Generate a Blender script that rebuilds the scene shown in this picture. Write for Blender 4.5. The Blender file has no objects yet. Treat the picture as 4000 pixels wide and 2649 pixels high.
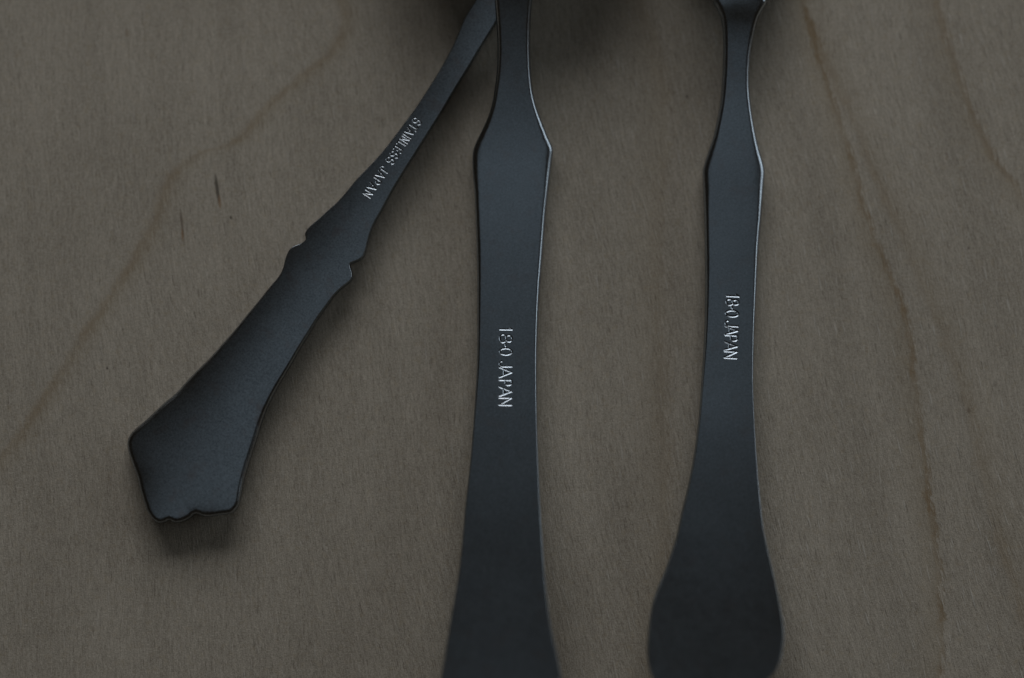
import bpy, math, random
import numpy as np
from mathutils import Vector
from mathutils.geometry import delaunay_2d_cdt

MM = 0.001
scene = bpy.context.scene

# ------------------------------------------------------------------ camera
cam_data = bpy.data.cameras.new("camera")
cam_data.sensor_width = 23.5
cam_data.lens = 50.0
cam_data.clip_start = 0.01
cam_data.clip_end = 20.0
cam_data.dof.use_dof = True
cam_data.dof.focus_distance = 0.2955
cam_data.dof.aperture_fstop = 2.0
cam_data.dof.aperture_blades = 7
cam = bpy.data.objects.new("camera", cam_data)
scene.collection.objects.link(cam)
TILT = math.radians(4.0)
DIST = 0.29787
cam.location = (0, -DIST * math.sin(TILT), DIST * math.cos(TILT))
cam.rotation_euler = (TILT, 0, 0)
scene.camera = cam

# ------------------------------------------------------------------ dim room light
world = bpy.data.worlds.new("World")
scene.world = world
world.use_nodes = True
bg = world.node_tree.nodes["Background"]
bg.inputs["Color"].default_value = (1.0, 0.83, 0.64, 1)
bg.inputs["Strength"].default_value = 0.014


def area_light(name, loc, target, sx, sy, watts, colour):
    ld = bpy.data.lights.new(name, 'AREA')
    ld.shape = 'RECTANGLE'
    ld.size, ld.size_y = sx, sy
    ld.energy = watts
    ld.color = colour
    ob = bpy.data.objects.new(name, ld)
    ob.location = loc
    ob.rotation_euler = (Vector(target) - Vector(loc)).to_track_quat('-Z', 'Y').to_euler()
    scene.collection.objects.link(ob)
    return ob


# a wide window beyond the top of the picture, a smaller one to its right, and the patch of ceiling they light
area_light("window_light", (-0.083, 1.185, 0.529), (0, 0, 0), 1.15, 0.5, 8.4, (0.93, 0.965, 1.0))
area_light("side_window_light", (1.162, 0.377, 0.445), (0, 0, 0), 0.75, 0.4, 1.7, (0.82, 0.92, 1.0))
area_light("ceiling_light", (0.0, 0.05, 1.55), (0, 0.05, 0), 1.2, 0.76, 0.37, (0.71, 0.87, 1.0))

scene.view_settings.view_transform = 'Standard'
scene.view_settings.look = 'None'
scene.view_settings.exposure = 0.0
scene.view_settings.gamma = 1.0
scene.render.engine = 'CYCLES'
scene.cycles.use_denoising = True
scene.cycles.max_bounces = 8


# ------------------------------------------------------------------ node helpers
class Nodes:
    def __init__(self, name):
        self.mat = bpy.data.materials.new(name)
        self.mat.use_nodes = True
        self.t = self.mat.node_tree
        self.bsdf = self.t.nodes["Principled BSDF"]

    def _in(self, sock, v):
        if isinstance(v, bpy.types.NodeSocket):
            self.t.links.new(v, sock)
        elif v is not None:
            sock.default_value = v

    def math(self, op, a, b=None, c=None, clamp=False):
        n = self.t.nodes.new("ShaderNodeMath")
        n.operation = op
        n.use_clamp = clamp
        for i, v in enumerate((a, b, c)):
            if v is not None:
                self._in(n.inputs[i], v)
        return n.outputs[0]

    def rng(self, v, a, b, c=0.0, d=1.0, kind='SMOOTHSTEP'):
        n = self.t.nodes.new("ShaderNodeMapRange")
        n.interpolation_type = kind
        n.clamp = True
        for i, x in enumerate((v, a, b, c, d)):
            self._in(n.inputs[i], x)
        return n.outputs[0]

    def xyz(self, x, y, z=0.0):
        n = self.t.nodes.new("ShaderNodeCombineXYZ")
        for i, v in enumerate((x, y, z)):
            self._in(n.inputs[i], v)
        return n.outputs[0]

    def coords(self):
        n = self.t.nodes.new("ShaderNodeTexCoord")
        m = self.t.nodes.new("ShaderNodeVectorMath")
        m.operation = 'SCALE'
        self.t.links.new(n.outputs["Object"], m.inputs[0])
        m.inputs["Scale"].default_value = 1000.0
        s = self.t.nodes.new("ShaderNodeSeparateXYZ")
        self.t.links.new(m.outputs[0], s.inputs[0])
        return m.outputs[0], s.outputs[0], s.outputs[1]

    def noise(self, vec, scale=1.0, detail=2.0, rough=0.5):
        n = self.t.nodes.new("ShaderNodeTexNoise")
        self._in(n.inputs["Vector"], vec)
        n.inputs["Scale"].default_value = scale
        n.inputs["Detail"].default_value = detail
        n.inputs["Roughness"].default_value = rough
        return n.outputs[0]

    def mix(self, f, a, b, blend='MIX'):
        n = self.t.nodes.new("ShaderNodeMix")
        n.data_type = 'RGBA'
        n.blend_type = blend
        self._in(n.inputs[0], f)
        self._in(n.inputs[6], a)
        self._in(n.inputs[7], b)
        return n.outputs[2]

    def bump(self, h, strength, dist, normal=None):
        n = self.t.nodes.new("ShaderNodeBump")
        n.inputs["Strength"].default_value = strength
        n.inputs["Distance"].default_value = dist
        self._in(n.inputs["Height"], h)
        if normal is not None:
            self._in(n.inputs["Normal"], normal)
        return n.outputs[0]

    def curve(self, v, pts):
        n = self.t.nodes.new("ShaderNodeFloatCurve")
        c = n.mapping.curves[0]
        n.mapping.clip_min_x = n.mapping.clip_min_y = 0
        pts = sorted(pts)
        c.points[0].location = pts[0]
        c.points[1].location = pts[-1]
        for p in pts[1:-1]:
            c.points.new(*p)
        n.mapping.update()
        self._in(n.inputs["Value"], v)
        return n.outputs[0]


# ------------------------------------------------------------------ table top (pale plywood veneer)
def wood_material():
    w = Nodes("pale_birch_veneer")
    vec, x, y = w.coords()
    # the fibres lean more towards the right-hand side of the sheet
    lean = w.rng(x, -75.0, 75.0, 0.04, 0.25, 'LINEAR')
    drift = w.noise(w.xyz(w.math('MULTIPLY', x, 0.02), w.math('MULTIPLY', y, 0.02)), 1.0, 1.0)
    u = w.math('ADD', x, w.math('MULTIPLY', y, lean))
    u = w.math('ADD', u, w.math('MULTIPLY', drift, 6.0))

    def streak(fu, fy, detail, rough, seed):
        return w.noise(w.xyz(w.math('MULTIPLY', u, fu), w.math('MULTIPLY', y, fy), seed), 1.0, detail, rough)

    fibre = streak(2.6, 0.34, 4.0, 0.62, 0.0)
    fine = streak(5.5, 1.1, 3.0, 0.65, 7.3)
    ticks = streak(3.4, 0.30, 1.0, 0.4, 21.0)
    pores = streak(4.2, 0.42, 1.0, 0.4, 37.0)
    broad = streak(0.22, 0.018, 3.0, 0.55, 51.0)
    cloud = w.noise(vec, 0.045, 3.0, 0.55)
    speck = w.noise(vec, 5.0, 2.0, 0.7)
    warm = w.noise(vec, 0.9, 3.0, 0.7)

    grain = w.noise(vec, 2.6, 2.0, 0.6)
    tone = w.math('MULTIPLY', w.math('SUBTRACT', fibre, 0.5), 0.85)
    for tex, k in ((fine, 0.80), (broad, 0.45), (cloud, 0.40), (speck, 1.4), (grain, 0.65)):
        tone = w.math('ADD', tone, w.math('MULTIPLY', w.math('SUBTRACT', tex, 0.5), k))
    tone = w.math('ADD', tone, 0.5, clamp=True)
    col = w.mix(tone, (0.262, 0.222, 0.173, 1), (0.61, 0.54, 0.44, 1))
    col = w.mix(w.math('MULTIPLY', w.rng(warm, 0.5, 0.75), 0.30), col, (0.42, 0.325, 0.20, 1))
    tick = w.rng(ticks, 0.64, 0.76)
    tick = w.math('MULTIPLY', tick, w.rng(x, -70.0, 60.0, 0.45, 1.0))
    col = w.mix(w.math('MULTIPLY', tick, 0.42), col, (0.70, 0.66, 0.59, 1))  # pale ticks: fibre glints painted into the colour, stronger to the right
    pore = w.rng(pores, 0.64, 0.78)
    col = w.mix(w.math('MULTIPLY', pore, 0.42), col, (0.17, 0.14, 0.10, 1))

    # growth lines, the last with painted shade in its halo: each follows its own course across the sheet, frayed along the fibres
    yn = w.rng(y, -60.0, 60.0, 0.0, 1.0, 'LINEAR')
    wob = w.math('MULTIPLY', w.math('SUBTRACT', w.noise(vec, 0.35, 3.0, 0.6), 0.5), 1.6)
    fray = w.math('ADD', w.math('MULTIPLY', w.math('SUBTRACT', fibre, 0.5), 2.2), w.math('MULTIPLY', w.math('SUBTRACT', fine, 0.5), 1.6))
    patch = w.rng(w.noise(vec, 0.13, 4.0, 0.65), 0.36, 0.64)

    for pts, core, halo, side, k_core, k_halo in GROWTH_LINES_AND_SHADE:
        cx = w.math('SUBTRACT', w.math('MULTIPLY', w.curve(yn, [((b + 60) / 120, (a + 80) / 160) for a, b in pts]), 160.0), 80.0)
        d = w.math('SUBTRACT', w.math('ADD', w.math('ADD', x, wob), fray), cx)
        line = w.math('SUBTRACT', 1.0, w.rng(w.math('ABSOLUTE', d), 0.0, core))
        line = w.math('MULTIPLY', line, w.math('MULTIPLY_ADD', patch, 0.8, 0.2))
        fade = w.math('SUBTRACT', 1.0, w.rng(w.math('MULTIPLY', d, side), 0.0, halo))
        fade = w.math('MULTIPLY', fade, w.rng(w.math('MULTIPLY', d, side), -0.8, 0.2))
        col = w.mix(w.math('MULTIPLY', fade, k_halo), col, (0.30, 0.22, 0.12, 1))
        col = w.mix(w.math('MULTIPLY', line, k_core), col, (0.24, 0.145, 0.055, 1))

    # small dark flecks in the veneer
    for fx, fy, hw, hl, k, tint in FLECKS:
        dy = w.math('SUBTRACT', y, fy)
        dx = w.math('ADD', w.math('SUBTRACT', x, fx), w.math('MULTIPLY', dy, 0.12))
        dx = w.math('ADD', dx, w.math('MULTIPLY', wob, 0.12))
        r = w.math('ADD', w.math('POWER', w.math('DIVIDE', dx, hw), 2.0), w.math('POWER', w.math('DIVIDE', dy, hl), 2.0))
        f = w.math('MULTIPLY', w.math('SUBTRACT', 1.0, w.rng(r, 0.1, 1.1)), k)
        col = w.mix(f, col, tint)

    w.t.links.new(col, w.bsdf.inputs["Base Color"])
    rough = w.math('SUBTRACT', 0.62, w.math('MULTIPLY', tick, 0.22))
    w.t.links.new(rough, w.bsdf.inputs["Roughness"])
    w.bsdf.inputs["Specular IOR Level"].default_value = 0.35
    h = w.math('ADD', w.math('MULTIPLY', fibre, 0.8), w.math('MULTIPLY', fine, 0.6))
    h = w.math('SUBTRACT', h, w.math('MULTIPLY', pore, 0.5))
    h = w.math('ADD', h, w.math('MULTIPLY', tick, 0.4))
    h = w.math('ADD', h, w.math('MULTIPLY', speck, 0.5))
    n = w.bump(h, 0.6, 0.00012)
    w.t.links.new(n, w.bsdf.inputs["Normal"])
    return w.mat


GROWTH_LINES_AND_SHADE = [
    # points (x, y) in mm, core width, halo width, halo side, core strength, halo strength
    ([(-71.8, -18.7), (-68.4, -14.9), (-65.6, -11.0), (-61.0, -3.3), (-55.9, 4.7), (-51.2, 12.1), (-49.2, 16.5), (-46.1, 23.4),
      (-42.6, 25.8), (-38.7, 27.0), (-33.9, 32.0), (-28.6, 36.6), (-24.7, 40.2), (-23.2, 44.8), (-24.8, 49.1)],
     1.5, 3.5, 1.0, 0.30, 0.26),
    ([(57.9, -47.7), (58.0, -33.3), (56.8, -21.8), (55.2, -6.8), (53.6, 3.7), (49.0, 15.7), (46.1, 27.0), (43.1, 36.3), (39.7, 49.9)],
     0.7, 4.5, -1.0, 0.66, 0.24),
    ([(73.1, 14.9), (68.9, 21.3), (65.5, 26.3), (62.8, 32.7), (59.7, 42.7), (58.0, 51.0)], 1.0, 4.0, -1.0, 0.40, 0.18),
    ([(72.6, -52.0), (70.7, -44.3), (68.1, -34.0), (65.4, -24.6), (62.5, -10.3), (59.5, -0.9), (56.0, 8.0)], 1.3, 5.0, 1.0, 0.24, 0.15),
    ([(19.4, -46.0), (21.2, -23.6), (20.6, -6.1), (20.4, 14.9), (21.2, 30.9), (19.8, 41.6), (17.0, 48.8)], 2.2, 6.0, -1.0, 0.12, 0.16),  # faint line; its brown halo also paints soft shade beside the right spoon
]
FLECKS = [
    (-40.5, 20.7, 0.30, 2.3, 0.85, (0.09, 0.075, 0.055, 1)),
    (-40.15, 18.9, 0.25, 1.2, 0.6, (0.26, 0.13, 0.04, 1)),
    (-45.3, 15.9, 0.22, 2.4, 0.65, (0.13, 0.09, 0.06, 1)),
    (-45.2, 14.3, 0.20, 1.1, 0.6, (0.26, 0.13, 0.04, 1)),
    (-38.6, 16.7, 0.20, 0.28, 0.9, (0.06, 0.045, 0.03, 1)),
    (-53.2, 42.4, 0.20, 0.8, 0.5, (0.2, 0.12, 0.06, 1)),
    (-55.3, -4.0, 0.20, 0.25, 0.8, (0.07, 0.05, 0.04, 1)),
    (62.6, 12.5, 0.18, 0.25, 0.6, (0.08, 0.06, 0.04, 1)),
    (24.1, 33.5, 0.20, 0.3, 0.7, (0.07, 0.05, 0.04, 1)),
    (62.3, -9.8, 0.30, 0.5, 0.5, (0.14, 0.09, 0.05, 1)),
]


def box_mesh(name, lo, hi):
    (x0, y0, z0), (x1, y1, z1) = lo, hi
    v = [(x0, y0, z0), (x1, y0, z0), (x1, y1, z0), (x0, y1, z0), (x0, y0, z1), (x1, y0, z1), (x1, y1, z1), (x0, y1, z1)]
    f = [(0, 3, 2, 1), (4, 5, 6, 7), (0, 1, 5, 4), (1, 2, 6, 5), (2, 3, 7, 6), (3, 0, 4, 7)]
    me = bpy.data.meshes.new(name)
    me.from_pydata(v, [], f)
    return me


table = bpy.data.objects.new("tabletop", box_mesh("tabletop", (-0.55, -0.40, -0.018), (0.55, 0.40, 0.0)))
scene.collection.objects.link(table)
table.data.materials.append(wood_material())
table["kind"] = "structure"
table["label"] = "pale birch plywood tabletop with fine fibres and brown growth lines"


# ------------------------------------------------------------------ satin stainless steel
def steel_material(name, base, rough, mottle, grit, bump):
    m = Nodes(name)
    vec, x, y = m.coords()
    cloud = m.noise(vec, 0.16, 4.0, 0.6)
    mid = m.noise(vec, 0.9, 4.0, 0.65)
    fine = m.noise(vec, 3.8, 3.0, 0.75)
    brush = m.noise(m.xyz(m.math('MULTIPLY', x, 0.6), m.math('MULTIPLY', y, 6.0)), 1.0, 3.0, 0.6)
    t = m.math('ADD', m.math('MULTIPLY', m.math('SUBTRACT', cloud, 0.5), 0.35 * mottle),
               m.math('MULTIPLY', m.math('SUBTRACT', mid, 0.5), 0.45 * mottle))
    t = m.math('ADD', t, m.math('MULTIPLY', m.math('SUBTRACT', fine, 0.5), 1.9 * mottle))
    t = m.math('ADD', t, 0.5, clamp=True)
    dark = tuple(c * 0.72 for c in base) + (1,)
    lite = tuple(min(1, c * 1.28) for c in base) + (1,)
    col = m.mix(t, dark, lite)
    tarnish = m.rng(m.noise(vec, 0.42, 4.0, 0.65), 0.52, 0.72)
    col = m.mix(m.math('MULTIPLY', tarnish, 0.30 * mottle), col, (base[0] * 0.95, base[1] * 0.75, base[2] * 0.68, 1))
    gl = m.t.nodes.new("ShaderNodeBsdfAnisotropic")
    gl.distribution = 'BECKMANN'
    m.t.links.new(col, gl.inputs["Color"])
    m.t.links.new(gl.outputs[0], m.t.nodes["Material Output"].inputs["Surface"])
    m.t.nodes.remove(m.bsdf)
    r = m.math('ADD', m.math('MULTIPLY', m.math('SUBTRACT', mid, 0.5), 0.06), rough)
    r = m.math('ADD', r, m.math('MULTIPLY', m.math('SUBTRACT', fine, 0.5), 0.06))
    # sparse nicks and short scratches
    nick = m.rng(m.noise(m.xyz(m.math('MULTIPLY', x, 1.1), m.math('MULTIPLY', y, 3.6), 3.0), 1.0, 1.0, 0.4), 0.76, 0.84)
    nick = m.math('ADD', nick, m.rng(m.noise(vec, 2.4, 1.0, 0.4), 0.78, 0.86))
    m.t.links.new(r, gl.inputs["Roughness"])
    h = m.math('ADD', m.math('MULTIPLY', fine, grit), m.math('MULTIPLY', brush, 0.35))
    h = m.math('SUBTRACT', h, m.math('MULTIPLY', nick, 2.0 * grit))
    n = m.bump(h, bump, 0.00003)
    m.t.links.new(n, gl.inputs["Normal"])
    return m.mat


STEEL_SATIN = steel_material("satin_stainless", (0.418, 0.462, 0.503), 0.345, 1.0, 0.6, 0.10)
STEEL_WORN = steel_material("worn_stainless", (0.372, 0.405, 0.435), 0.345, 1.6, 1.2, 0.26)

# ------------------------------------------------------------------ stamped single-stroke letters (x across, y up, unit cap height)
def arc(cx, cy, rx, ry, a0, a1, n=12):
    return [(cx + rx * math.cos(math.radians(a0 + (a1 - a0) * i / n)), cy + ry * math.sin(math.radians(a0 + (a1 - a0) * i / n))) for i in range(n + 1)]


GLYPHS = {
    '1': [[(0.12, 0.80), (0.34, 1.0), (0.34, 0.0)]],
    '8': [arc(0.32, 0.75, 0.24, 0.24, 0, 360, 20), arc(0.32, 0.26, 0.30, 0.26, 0, 360, 22)],
    '-': [[(0.08, 0.46), (0.36, 0.46)]],
    '0': [arc(0.32, 0.5, 0.28, 0.5, 0, 360, 26)],
    'J': [[(0.44, 1.0), (0.44, 0.24)] + arc(0.22, 0.24, 0.22, 0.24, 0, -165, 10)],
    'A': [[(0.0, 0.0), (0.34, 1.0), (0.68, 0.0)], [(0.13, 0.36), (0.55, 0.36)]],
    'P': [[(0.06, 0.0), (0.06, 1.0), (0.32, 1.0)] + arc(0.32, 0.74, 0.24, 0.26, 90, -90, 10) + [(0.06, 0.48)]],
    'N': [[(0.05, 0.0), (0.05, 1.0), (0.58, 0.0), (0.58, 1.0)]],
    'S': [arc(0.28, 0.74, 0.24, 0.26, 25, 270, 14) + arc(0.28, 0.25, 0.26, 0.25, 88, -155, 14)],
    'T': [[(0.0, 1.0), (0.60, 1.0)], [(0.30, 1.0), (0.30, 0.0)]],
    'I': [[(0.10, 0.0), (0.10, 1.0)]],
    'L': [[(0.05, 1.0), (0.05, 0.0), (0.48, 0.0)]],
    'E': [[(0.50, 1.0), (0.05, 1.0), (0.05, 0.0), (0.50, 0.0)], [(0.05, 0.52), (0.42, 0.52)]],
}


def text_segments(start, end, cap, glyphs):
    """Strokes of a line of writing in the handle's own plane. glyphs: (character, where it starts, its width) in mm along the line."""
    s = np.array(start, float)
    d = np.array(end, float) - s
    d /= np.linalg.norm(d)
    up = np.array([-d[1], d[0]])      # writing runs from the neck to the tip, letter tops to the right of the handle
    segs = []
    for ch, at, wid in glyphs:
        k = {'1': 0.45, '8': 0.64, '-': 0.44, '0': 0.64, 'J': 0.5, 'A': 0.68, 'P': 0.6, 'N': 0.63, 'S': 0.56, 'T': 0.6, 'I': 0.2, 'L': 0.5, 'E': 0.52}[ch]
        for line in GLYPHS[ch]:
            p = [s + d * (at + a / k * wid) + up * (b * cap) for a, b in line]
            segs += list(zip(p[:-1], p[1:]))
    return segs


# ------------------------------------------------------------------ the three pieces, in millimetres
# outline: (across, along) with 0 at the handle's tip; profile: (along, height of the upper face above the table)
MID = dict(loc=(-1.718,-59.871), rot=-1.102, head_at=111.23, head_len=56, 
  profile=[(-0.01, 14.2), (6.8, 13.2), (14.85, 11.2), (26.29, 8.4), (36.37, 6.2), (46.63, 4.5), (57.03, 3.3), (67.53, 2.5), (78.06, 2.3), (85.04, 2.7), (91.89, 3.8), (98.61, 5.4), (105.19, 7.4), (111.56, 9.9), (123.09, 18), (135.35, 22), (149.7, 20), (167.03, 12)],
  outline=[(-2.62, 105.14), (-2.41, 103.08), (-2.19, 100.29), (-2.14, 97.5), (-2.27, 95.35), (-2.64, 92.52), (-3.12, 90.5), (-3.96, 88.46), (-4.7, 86.94), (-5.2, 85.63), (-5.32, 84.73), (-5.24, 82.43), (-4.94, 79.75), (-4.74, 76.42), (-4.53, 73.05), (-4.31, 67.45), (-4.2, 62.33), (-4.13, 59.01), (-4.12, 55.66), (-4.23, 52.77), (-4.34, 50.0), (-4.48, 46.85), (-4.67, 43.55), (-4.94, 40.25), (-5.26, 36.78), (-5.48, 33.12), (-5.86, 28.45), (-6.34, 24.95), (-6.83, 21.87), (-7.41, 17.7), (-7.89, 14.7), (-8.3, 11.76), (-8.65, 8.87), (-8.63, 6.0), (-8.17, 3.76), (-7.04, 1.87), (-4.87, 0.63), (-2.23, 0.11), (0.4, -0.0), (3.36, 0.28), (5.97, 1.0), (8.09, 2.31), (9.38, 4.25), (9.85, 6.67), (9.59, 9.21), (8.86, 12.08), (7.93, 15.0), (7.19, 18.37), (6.59, 20.71), (5.89, 24.88), (5.5, 28.4), (5.21, 31.91), (4.84, 36.46), (4.61, 39.86), (4.36, 44.37), (4.19, 48.33), (4.09, 52.48), (4.03, 55.82), (4.04, 59.17), (4.09, 62.49), (4.2, 65.86), (4.33, 68.32), (4.5, 70.77), (4.74, 74.99), (4.9, 77.52), (5.19, 80.6), (5.42, 83.05), (5.63, 84.9), (5.69, 85.66), (5.61, 86.14), (5.13, 87.12), (4.44, 88.69), (3.49, 91.03), (2.92, 92.89), (2.61, 94.73), (2.39, 96.88), (2.28, 98.98), (2.25, 101.75), (2.39, 105.23), (2.7, 107.23), (4.28, 109.23), (9.75, 112.17), (13.53, 115.12), (16.15, 118.07), (18.05, 121.02), (19.42, 123.96), (20.33, 126.91), (20.84, 129.86), (21.0, 132.81), (20.84, 135.75), (20.38, 138.7), (19.63, 141.65), (18.61, 144.6), (17.32, 147.54), (15.76, 150.49), (13.92, 153.44), (11.76, 156.39), (9.2, 159.33), (6.0, 162.28), (0.0, 165.23), (-6.0, 162.28), (-9.2, 159.33), (-11.76, 156.39), (-13.92, 153.44), (-15.76, 150.49), (-17.32, 147.54), (-18.61, 144.6), (-19.63, 141.65), (-20.38, 138.7), (-20.84, 135.75), (-21.0, 132.81), (-20.84, 129.86), (-20.33, 126.91), (-19.43, 123.96), (-18.1, 121.02), (-16.23, 118.07), (-13.65, 115.12), (-9.9, 112.17), (-4.47, 109.23), (-2.91, 107.23)])
RIG = dict(loc=(26.224,-47.802), rot=-2.906, head_at=96.65, head_len=40, 
  profile=[(0.03, 11.5), (7.6, 9.4), (14.22, 7.7), (24.33, 5.6), (34.63, 4.0), (45.04, 3.15), (55.52, 2.7), (66.05, 2.55), (73.07, 2.65), (80.03, 3.15), (85.16, 4.0), (90.19, 5.2), (93.46, 6.3), (98.56, 7.0), (110.89, 7.0), (125.42, 6.0), (144.56, 3)],
  outline=[(-3.56, 93.3), (-3.05, 92.51), (-2.43, 91.29), (-2.1, 90.09), (-1.88, 88.43), (-1.73, 85.68), (-1.67, 83.5), (-1.71, 81.82), (-1.8, 79.9), (-2.13, 77.48), (-2.54, 75.19), (-2.96, 73.74), (-3.34, 72.36), (-3.64, 71.18), (-3.71, 70.48), (-3.57, 69.01), (-3.41, 66.98), (-3.22, 64.32), (-3.04, 61.62), (-2.88, 58.86), (-2.7, 55.51), (-2.6, 52.18), (-2.54, 48.83), (-2.56, 46.04), (-2.61, 43.84), (-2.69, 41.4), (-2.78, 38.06), (-3.01, 35.01), (-3.29, 32.09), (-3.71, 29.19), (-4.21, 26.49), (-4.74, 24.04), (-5.3, 20.93), (-6.07, 18.26), (-6.85, 15.87), (-7.6, 13.99), (-8.19, 12.14), (-8.53, 10.17), (-8.75, 7.36), (-8.76, 5.3), (-8.51, 3.75), (-7.94, 2.32), (-6.8, 1.08), (-4.95, 0.34), (-2.61, 0.0), (0.05, 0.04), (2.71, 0.36), (5.03, 1.15), (6.52, 2.16), (7.34, 3.11), (8.17, 4.09), (8.73, 5.49), (9.08, 7.4), (9.14, 8.94), (8.95, 10.74), (8.49, 12.97), (7.73, 16.3), (7.11, 18.69), (6.33, 21.92), (5.86, 24.95), (5.44, 28.35), (5.16, 31.22), (4.83, 34.51), (4.53, 38.3), (4.31, 41.76), (4.24, 45.93), (4.22, 49.17), (4.25, 51.97), (4.29, 55.48), (4.32, 58.88), (4.36, 61.33), (4.47, 63.76), (4.58, 66.05), (4.65, 68.48), (4.72, 70.1), (4.71, 71.04), (4.54, 71.88), (4.17, 72.98), (3.63, 74.63), (3.12, 76.59), (2.62, 78.8), (2.26, 80.82), (2.02, 82.55), (1.91, 84.84), (1.93, 86.56), (2.01, 87.98), (2.19, 89.39), (2.43, 90.9), (2.79, 91.93), (3.24, 92.8), (3.66, 93.65), (3.31, 95.05), (5.05, 97.08), (6.21, 99.11), (7.04, 101.14), (7.66, 103.17), (8.08, 105.21), (8.36, 107.24), (8.49, 109.27), (8.5, 111.3), (8.38, 113.33), (8.16, 115.36), (7.84, 117.39), (7.41, 119.43), (6.89, 121.46), (6.26, 123.49), (5.52, 125.52), (4.66, 127.55), (3.64, 129.58), (2.38, 131.62), (0.0, 133.65), (-2.38, 131.62), (-3.64, 129.58), (-4.66, 127.55), (-5.52, 125.52), (-6.26, 123.49), (-6.89, 121.46), (-7.41, 119.43), (-7.84, 117.39), (-8.16, 115.36), (-8.38, 113.33), (-8.48, 111.3), (-8.47, 109.27), (-8.32, 107.24), (-8.04, 105.21), (-7.6, 103.17), (-6.98, 101.14), (-6.13, 99.11), (-4.97, 97.08), (-3.21, 95.05)])
LEF = dict(loc=(-47.327,-25.255), rot=-31.995, head_at=93.43, head_len=36, 
  profile=[(0.4, 3.2), (8.1, 3.2), (16.22, 3.05), (26.42, 2.9), (34.62, 2.85), (42.85, 2.85), (51.1, 2.85), (59.38, 2.85), (67.69, 2.85), (76.01, 2.9), (84.3, 3.3), (96.57, 4.6), (108.99, 5.2), (121.8, 4.6), (135.09, 3)],
  outline=[(-2.04, 80.43), (-1.7, 78.37), (-1.34, 75.95), (-1.15, 73.28), (-1.09, 70.69), (-1.09, 68.19), (-1.13, 66.09), (-1.3, 63.86), (-1.48, 61.47), (-1.77, 58.59), (-2.25, 55.89), (-2.73, 53.64), (-2.99, 51.57), (-3.32, 49.63), (-3.82, 47.87), (-4.22, 46.42), (-4.64, 45.13), (-4.84, 44.09), (-4.78, 43.6), (-4.45, 43.27), (-4.23, 42.99), (-4.34, 42.51), (-4.71, 41.99), (-5.14, 41.44), (-5.37, 40.84), (-5.35, 40.03), (-5.14, 39.17), (-4.75, 37.97), (-4.65, 36.72), (-4.84, 35.53), (-5.0, 34.16), (-5.18, 32.56), (-5.4, 30.91), (-5.62, 29.13), (-5.87, 27.08), (-6.22, 24.98), (-6.57, 22.83), (-7.07, 20.67), (-7.48, 18.87), (-7.74, 17.36), (-7.99, 15.97), (-8.68, 13.83), (-9.15, 11.94), (-9.6, 10.36), (-10.04, 8.98), (-10.21, 8.02), (-10.07, 7.09), (-9.61, 6.36), (-8.82, 5.59), (-7.52, 4.58), (-6.03, 3.48), (-4.96, 2.45), (-3.75, 1.46), (-2.45, 0.49), (-1.42, 0.08), (-0.65, 0.0), (0.0, 0.28), (0.46, 0.81), (0.67, 1.19), (1.14, 1.16), (1.87, 1.49), (2.44, 2.13), (2.91, 2.87), (3.04, 3.43), (3.28, 3.83), (3.74, 3.87), (4.34, 4.01), (5.03, 4.4), (5.85, 5.11), (6.71, 5.81), (7.33, 6.44), (7.49, 7.27), (7.48, 7.99), (7.07, 9.07), (6.35, 10.85), (5.51, 13.57), (5.14, 15.05), (4.72, 16.66), (4.23, 18.39), (3.82, 20.13), (3.45, 22.88), (3.33, 25.46), (3.27, 27.68), (3.16, 29.98), (3.13, 32.3), (3.07, 34.52), (3.16, 36.46), (3.26, 38.25), (3.47, 39.53), (3.82, 40.61), (4.12, 41.5), (4.08, 42.01), (3.75, 42.42), (3.29, 42.87), (2.88, 43.19), (2.84, 43.46), (3.2, 43.93), (3.59, 44.54), (3.81, 45.17), (3.55, 46.24), (3.14, 47.47), (2.72, 49.11), (2.58, 50.59), (2.51, 52.2), (2.36, 54.13), (2.27, 56.23), (2.26, 58.33), (2.25, 60.65), (2.24, 63.09), (2.25, 65.3), (2.23, 67.69), (2.11, 71.11), (2.09, 74.42), (2.03, 77.82), (2.03, 84.43), (2.15, 88.43), (3.56, 91.43), (4.91, 93.33), (6.8, 95.22), (8.1, 97.11), (9.04, 99.01), (9.71, 100.9), (10.16, 102.8), (10.42, 104.69), (10.5, 106.59), (10.42, 108.48), (10.19, 110.38), (9.81, 112.27), (9.3, 114.17), (8.66, 116.06), (7.88, 117.96), (6.96, 119.85), (5.88, 121.75), (4.6, 123.64), (3.0, 125.54), (0.0, 127.43), (-3.0, 125.54), (-4.6, 123.64), (-5.88, 121.75), (-6.96, 119.85), (-7.88, 117.96), (-8.66, 116.06), (-9.3, 114.17), (-9.81, 112.27), (-10.19, 110.38), (-10.42, 108.48), (-10.5, 106.59), (-10.42, 104.69), (-10.16, 102.8), (-9.71, 100.9), (-9.04, 99.01), (-8.1, 97.11), (-6.8, 95.22), (-4.91, 93.33), (-3.56, 91.43), (-2.16, 88.43), (-2.04, 84.43)])



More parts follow.
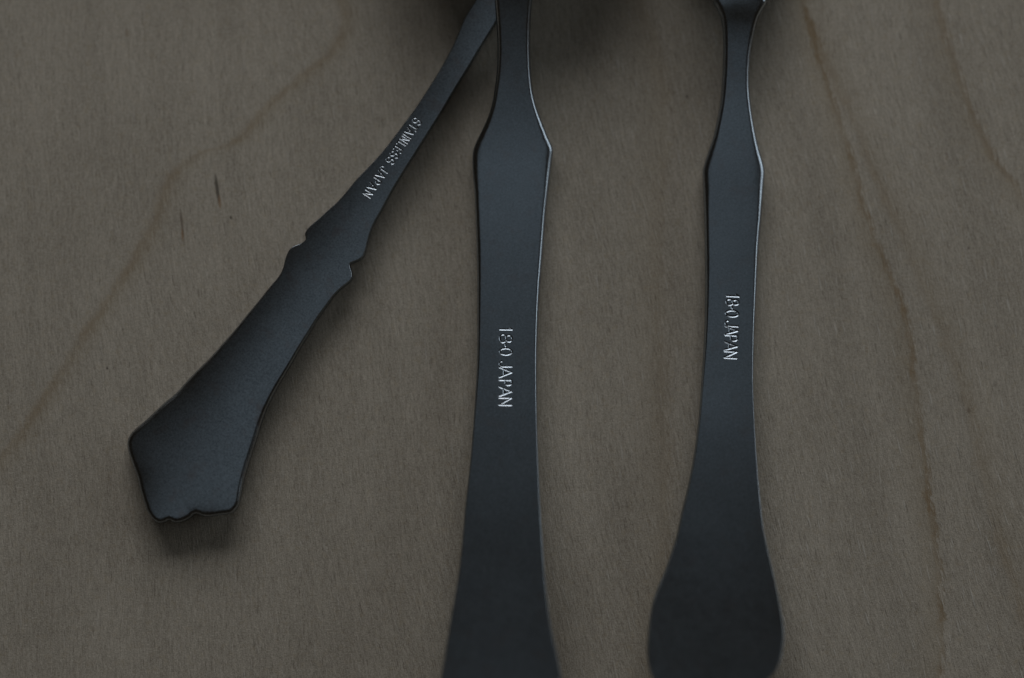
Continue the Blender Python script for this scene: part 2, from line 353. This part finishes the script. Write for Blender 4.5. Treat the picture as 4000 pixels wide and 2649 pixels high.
def catmull(pts, step):
    P = np.array(pts, float)
    n = len(P)
    out = []
    for i in range(n):
        p0, p1, p2, p3 = P[i - 1], P[i], P[(i + 1) % n], P[(i + 2) % n]
        m = max(1, int(round(np.linalg.norm(p2 - p1) / step)))
        t1 = (p2 - p0) * 0.5
        t2 = (p3 - p1) * 0.5
        L = np.linalg.norm(p2 - p1)
        for t in (t1, t2):
            l = np.linalg.norm(t)
            if l > L:
                t *= L / l
        for j in range(m):
            t = j / m
            h00 = 2 * t ** 3 - 3 * t ** 2 + 1
            h10 = t ** 3 - 2 * t ** 2 + t
            h01 = -2 * t ** 3 + 3 * t ** 2
            h11 = t ** 3 - t ** 2
            out.append(h00 * p1 + h10 * t1 + h01 * p2 + h11 * t2)
    return np.array(out)


def seg_dist(P, A, B, chunk=4000):
    out = np.empty(len(P))
    d = B - A
    L2 = np.maximum((d ** 2).sum(1), 1e-12)
    for i in range(0, len(P), chunk):
        q = P[i:i + chunk, None, :] - A[None]
        t = np.clip((q * d[None]).sum(2) / L2[None], 0, 1)
        out[i:i + chunk] = np.sqrt(((q - t[..., None] * d[None]) ** 2).sum(2)).min(1)
    return out


def inside(P, poly):
    x, y = P[:, 0], P[:, 1]
    c = np.zeros(len(P), bool)
    j = len(poly) - 1
    for i in range(len(poly)):
        xi, yi = poly[i]
        xj, yj = poly[j]
        if yi != yj:
            hit = ((yi > y) != (yj > y)) & (x < (xj - xi) * (y - yi) / (yj - yi) + xi)
            c ^= hit
        j = i
    return c


def smooth_interp(x, xs, ys):
    """Monotone-ish cubic through the profile points."""
    xs = np.array(xs, float)
    ys = np.array(ys, float)
    m = np.gradient(ys, xs)
    x = np.clip(x, xs[0], xs[-1])
    i = np.clip(np.searchsorted(xs, x) - 1, 0, len(xs) - 2)
    h = xs[i + 1] - xs[i]
    t = (x - xs[i]) / h
    return ((2 * t ** 3 - 3 * t ** 2 + 1) * ys[i] + (t ** 3 - 2 * t ** 2 + t) * h * m[i]
            + (-2 * t ** 3 + 3 * t ** 2) * ys[i + 1] + (t ** 3 - t ** 2) * h * m[i + 1])


def sstep(a, b, x):
    t = np.clip((x - a) / (b - a), 0, 1)
    return t * t * (3 - 2 * t)


def build_piece(spec, steel, label, writing, stroke, depth, neck_at, rim, crown, roll, soft, tip_soft, rim_floor):
    """One piece of cutlery lying face down: a plate cut to its outline, bent along its profile, domed at the head, stamped."""
    poly = catmull(spec['outline'], 0.36)
    A, B = poly, np.roll(poly, -1, 0)
    tang = np.roll(poly, -1, 0) - np.roll(poly, 1, 0)
    tang /= np.linalg.norm(tang, axis=1)[:, None]
    area = 0.5 * (A[:, 0] * B[:, 1] - B[:, 0] * A[:, 1]).sum()
    nin = np.stack([-tang[:, 1], tang[:, 0]], 1) * (1 if area > 0 else -1)
    pts = [poly]
    for r in (0.05, 0.11, 0.18, 0.26, 0.35, 0.46, 0.60, 0.80):
        q = poly + nin * r
        q = q[inside(q, poly)]
        q = q[seg_dist(q, A, B) > r * 0.93]
        pts.append(q)
    lo, hi = poly.min(0), poly.max(0)
    vis = spec['head_at'] + 6
    rnd = np.random.default_rng(5)

    def grid(x0, x1, y0, y1, st, jit=0.12):
        gx, gy = np.meshgrid(np.arange(x0, x1, st), np.arange(y0, y1, st))
        g = np.stack([gx.ravel(), gy.ravel()], 1)
        return g + rnd.uniform(-jit, jit, g.shape) * st

    segs = text_segments(*writing)
    SA = np.array([a for a, b in segs])
    SB = np.array([b for a, b in segs])
    tlo = np.minimum(SA.min(0), SB.min(0)) - stroke * 2.2
    thi = np.maximum(SA.max(0), SB.max(0)) + stroke * 2.2
    g = np.concatenate([grid(lo[0], hi[0], lo[1], vis, 0.5), grid(lo[0], hi[0], vis, hi[1], 1.1)])
    g = g[inside(g, poly)]
    g = g[seg_dist(g, A, B) > 1.0]
    tdist = seg_dist(g, SA, SB)
    g = g[tdist > stroke * 2.0]
    pts.append(g)
    tg = grid(tlo[0], thi[0], tlo[1], thi[1], 0.033, 0.03)
    td = seg_dist(tg, SA, SB)
    tg = tg[td < stroke * 1.25]
    pts.append(tg)
    P = np.concatenate(pts)
    n0 = len(poly)
    co, _, faces, *_ = delaunay_2d_cdt([Vector(p) for p in P.tolist()], [(i, (i + 1) % n0) for i in range(n0)], [], 1, 1e-5)
    V = np.array([(v.x, v.y) for v in co])
    F = np.array([f for f in faces if len(f) == 3])
    a, b, c = V[F[:, 0]], V[F[:, 1]], V[F[:, 2]]
    cr = (b[:, 0] - a[:, 0]) * (c[:, 1] - a[:, 1]) - (b[:, 1] - a[:, 1]) * (c[:, 0] - a[:, 0])
    F[cr < 0] = F[cr < 0][:, ::-1]
    # fields
    d = seg_dist(V, A, B)
    s, t = V[:, 1], V[:, 0]
    zt = smooth_interp(s, [p[0] for p in spec['profile']], [p[1] for p in spec['profile']])
    # local half width and middle, for the crown of the back and the dome of the head
    ss = np.arange(lo[1], hi[1], 0.5)
    wl, wr = [], []
    for q in ss:
        k = poly[np.abs(poly[:, 1] - q) < 0.8]
        wl.append(k[:, 0].min())
        wr.append(k[:, 0].max())
    ker = np.ones(5) / 5
    wl = np.convolve(np.pad(wl, 2, 'edge'), ker, 'valid')
    wr = np.convolve(np.pad(wr, 2, 'edge'), ker, 'valid')
    L_, R_ = np.interp(s, ss, wl), np.interp(s, ss, wr)
    half = np.maximum((R_ - L_) / 2, 0.4)
    tn = (t - (L_ + R_) / 2) / half
    head = sstep(spec['head_at'] - 7, spec['head_at'] + spec['head_len'] * 0.35, s)
    zt = zt - crown * np.clip(half / 5.0, 0, 1.2) ** 2 * tn ** 2 * (1 - head) + roll * (t - (L_ + R_) / 2)
    dome = np.maximum(zt - rim_floor, 0)
    endf = 1 - sstep(hi[1] - spec['head_len'] * 0.42, hi[1], s)
    z_head = rim_floor + dome * (1 - np.clip(np.abs(tn), 0, 1) ** 2.2) ** 0.9 * (0.08 + 0.92 * endf)
    zt = zt * (1 - head) + z_head * head
    h0 = np.interp(s, [0, neck_at - 12, neck_at, spec['head_at'], spec['head_at'] + 8], [rim[0], rim[0], rim[1], rim[1] * 0.9, 0.55])
    soft_at = np.interp(s, [0, neck_at * 0.25, neck_at * 0.5, neck_at * 0.75], [tip_soft, tip_soft * 0.8, 0.14, soft])
    soft_at = soft_at + max(0.0, soft - 0.3) * 1.6 * np.exp(-((s - (neck_at - 9.5)) / 4.0) ** 2)   # broader bevel at the shoulders
    e = np.clip(d / soft_at, 0, 1)
    h = h0 * (0.34 + 0.66 * np.sqrt(np.clip(1 - (1 - e) ** 2, 0, 1)))
    zc = zt - h0
    top = zc + h
    bot = zc - h
    bot = np.where(bot < 0.02, np.minimum(0.02, top - 0.3), bot)
    gd = seg_dist(V, SA, SB)
    groove = np.where(gd < stroke, depth * (0.5 + 0.5 * np.cos(np.pi * gd / stroke)), 0)
    top_z = top - groove
    nv = len(V)
    verts = np.concatenate([np.c_[V, top_z], np.c_[V, bot]])
    ring = np.arange(n0)
    e1 = np.roll(ring, -1)
    if area < 0:
        ring, e1 = e1, ring
    wall = np.concatenate([np.c_[ring, ring + nv, e1], np.c_[e1, ring + nv, e1 + nv]])
    tris = np.concatenate([F, F[:, ::-1] + nv, wall])
    # smooth normals over the whole piece, shared by its parts
    tv = verts[tris]
    fn = np.cross(tv[:, 1] - tv[:, 0], tv[:, 2] - tv[:, 0])
    N = np.zeros_like(verts)
    for k in range(3):
        np.add.at(N, tris[:, k], fn)
    N /= np.maximum(np.linalg.norm(N, axis=1), 1e-12)[:, None]
    cen = tv.mean(1)
    in_text = np.zeros(len(tris), bool)
    in_text[:len(F)] = (gd[F] < stroke).any(1)
    in_head = (cen[:, 1] > spec['head_at'] + 2) & ~in_text
    root = bpy.data.objects.new("spoon", None)
    root.empty_display_size = 0.02
    scene.collection.objects.link(root)
    root.location = (spec['loc'][0] * MM, spec['loc'][1] * MM, 0)
    root.rotation_euler = (0, 0, math.radians(spec['rot']))
    root["label"] = label
    root["category"] = "spoon"
    root["group"] = "stainless spoons lying face down"
    for nm, mask, plabel in (("handle", ~in_text & ~in_head, None), ("bowl", in_head, None), ("stamped_lettering", in_text, spec['says'])):
        T = tris[mask]
        used = np.unique(T)
        remap = np.full(len(verts), -1)
        remap[used] = np.arange(len(used))
        me = bpy.data.meshes.new(nm)
        me.from_pydata((verts[used] * MM).tolist(), [], remap[T].tolist())
        me.polygons.foreach_set("use_smooth", [True] * len(T))
        me.normals_split_custom_set_from_vertices(N[used].tolist())
        me.materials.append(steel)
        ob = bpy.data.objects.new(nm, me)
        scene.collection.objects.link(ob)
        ob.parent = root
        if plabel:
            ob["label"] = plabel
    return root


LEF['says'] = "stamped letters reading STAINLESS JAPAN"
MID['says'] = "stamped characters reading 18-0 JAPAN"
RIG['says'] = "stamped characters reading 18-0 JAPAN"

left = build_piece(
    LEF, STEEL_WORN, "worn slanting spoon handle with notched sides and scalloped tip, stamped STAINLESS JAPAN",
    ((-0.49, 65.05), (-0.86, 52.4), 1.16,
     [('S', 0.0, .66), ('T', .92, .62), ('A', 1.74, .68), ('I', 2.66, .2), ('N', 3.02, .60), ('L', 3.92, .46), ('E', 4.70, .50), ('S', 5.50, .66), ('S', 6.46, .68),
      ('J', 8.00, .52), ('A', 8.78, .78), ('P', 9.86, .64), ('A', 10.78, .78), ('N', 11.92, .72)]),
    stroke=0.145, depth=0.080, neck_at=80, rim=(0.95, 1.1), crown=0.40, roll=0.07, soft=0.14, tip_soft=0.70, rim_floor=0.9)
middle = build_piece(
    MID, STEEL_SATIN, "largest upright spoon handle between the other two, its tip running out of the picture",
    ((-1.10, 61.4), (-0.99, 50.55), 1.66,
     [('1', 0.1, .45), ('8', 1.08, 1.16), ('-', 2.42, .34), ('0', 2.95, 1.0), ('J', 4.75, .85), ('A', 5.6, 1.35), ('P', 7.25, .82), ('A', 8.25, 1.25), ('N', 9.65, 1.15)]),
    stroke=0.15, depth=0.083, neck_at=95, rim=(1.05, 1.3), crown=0.12, roll=0.0, soft=0.62, tip_soft=0.09, rim_floor=6.0)
right = build_piece(
    RIG, STEEL_SATIN, "smaller upright spoon handle on the right with a rounded paddle-shaped tip",
    ((0.18, 54.05), (0.18, 45.0), 1.66,
     [('1', 0.15, .45), ('8', 0.88, .86), ('-', 1.86, .36), ('0', 2.38, .95), ('J', 3.85, .82), ('A', 4.62, 1.12), ('P', 5.75, .85), ('A', 6.75, 1.12), ('N', 7.95, 1.05)]),
    stroke=0.18, depth=0.102, neck_at=80, rim=(1.05, 1.25), crown=0.12, roll=-0.02, soft=0.62, tip_soft=0.09, rim_floor=0.9)
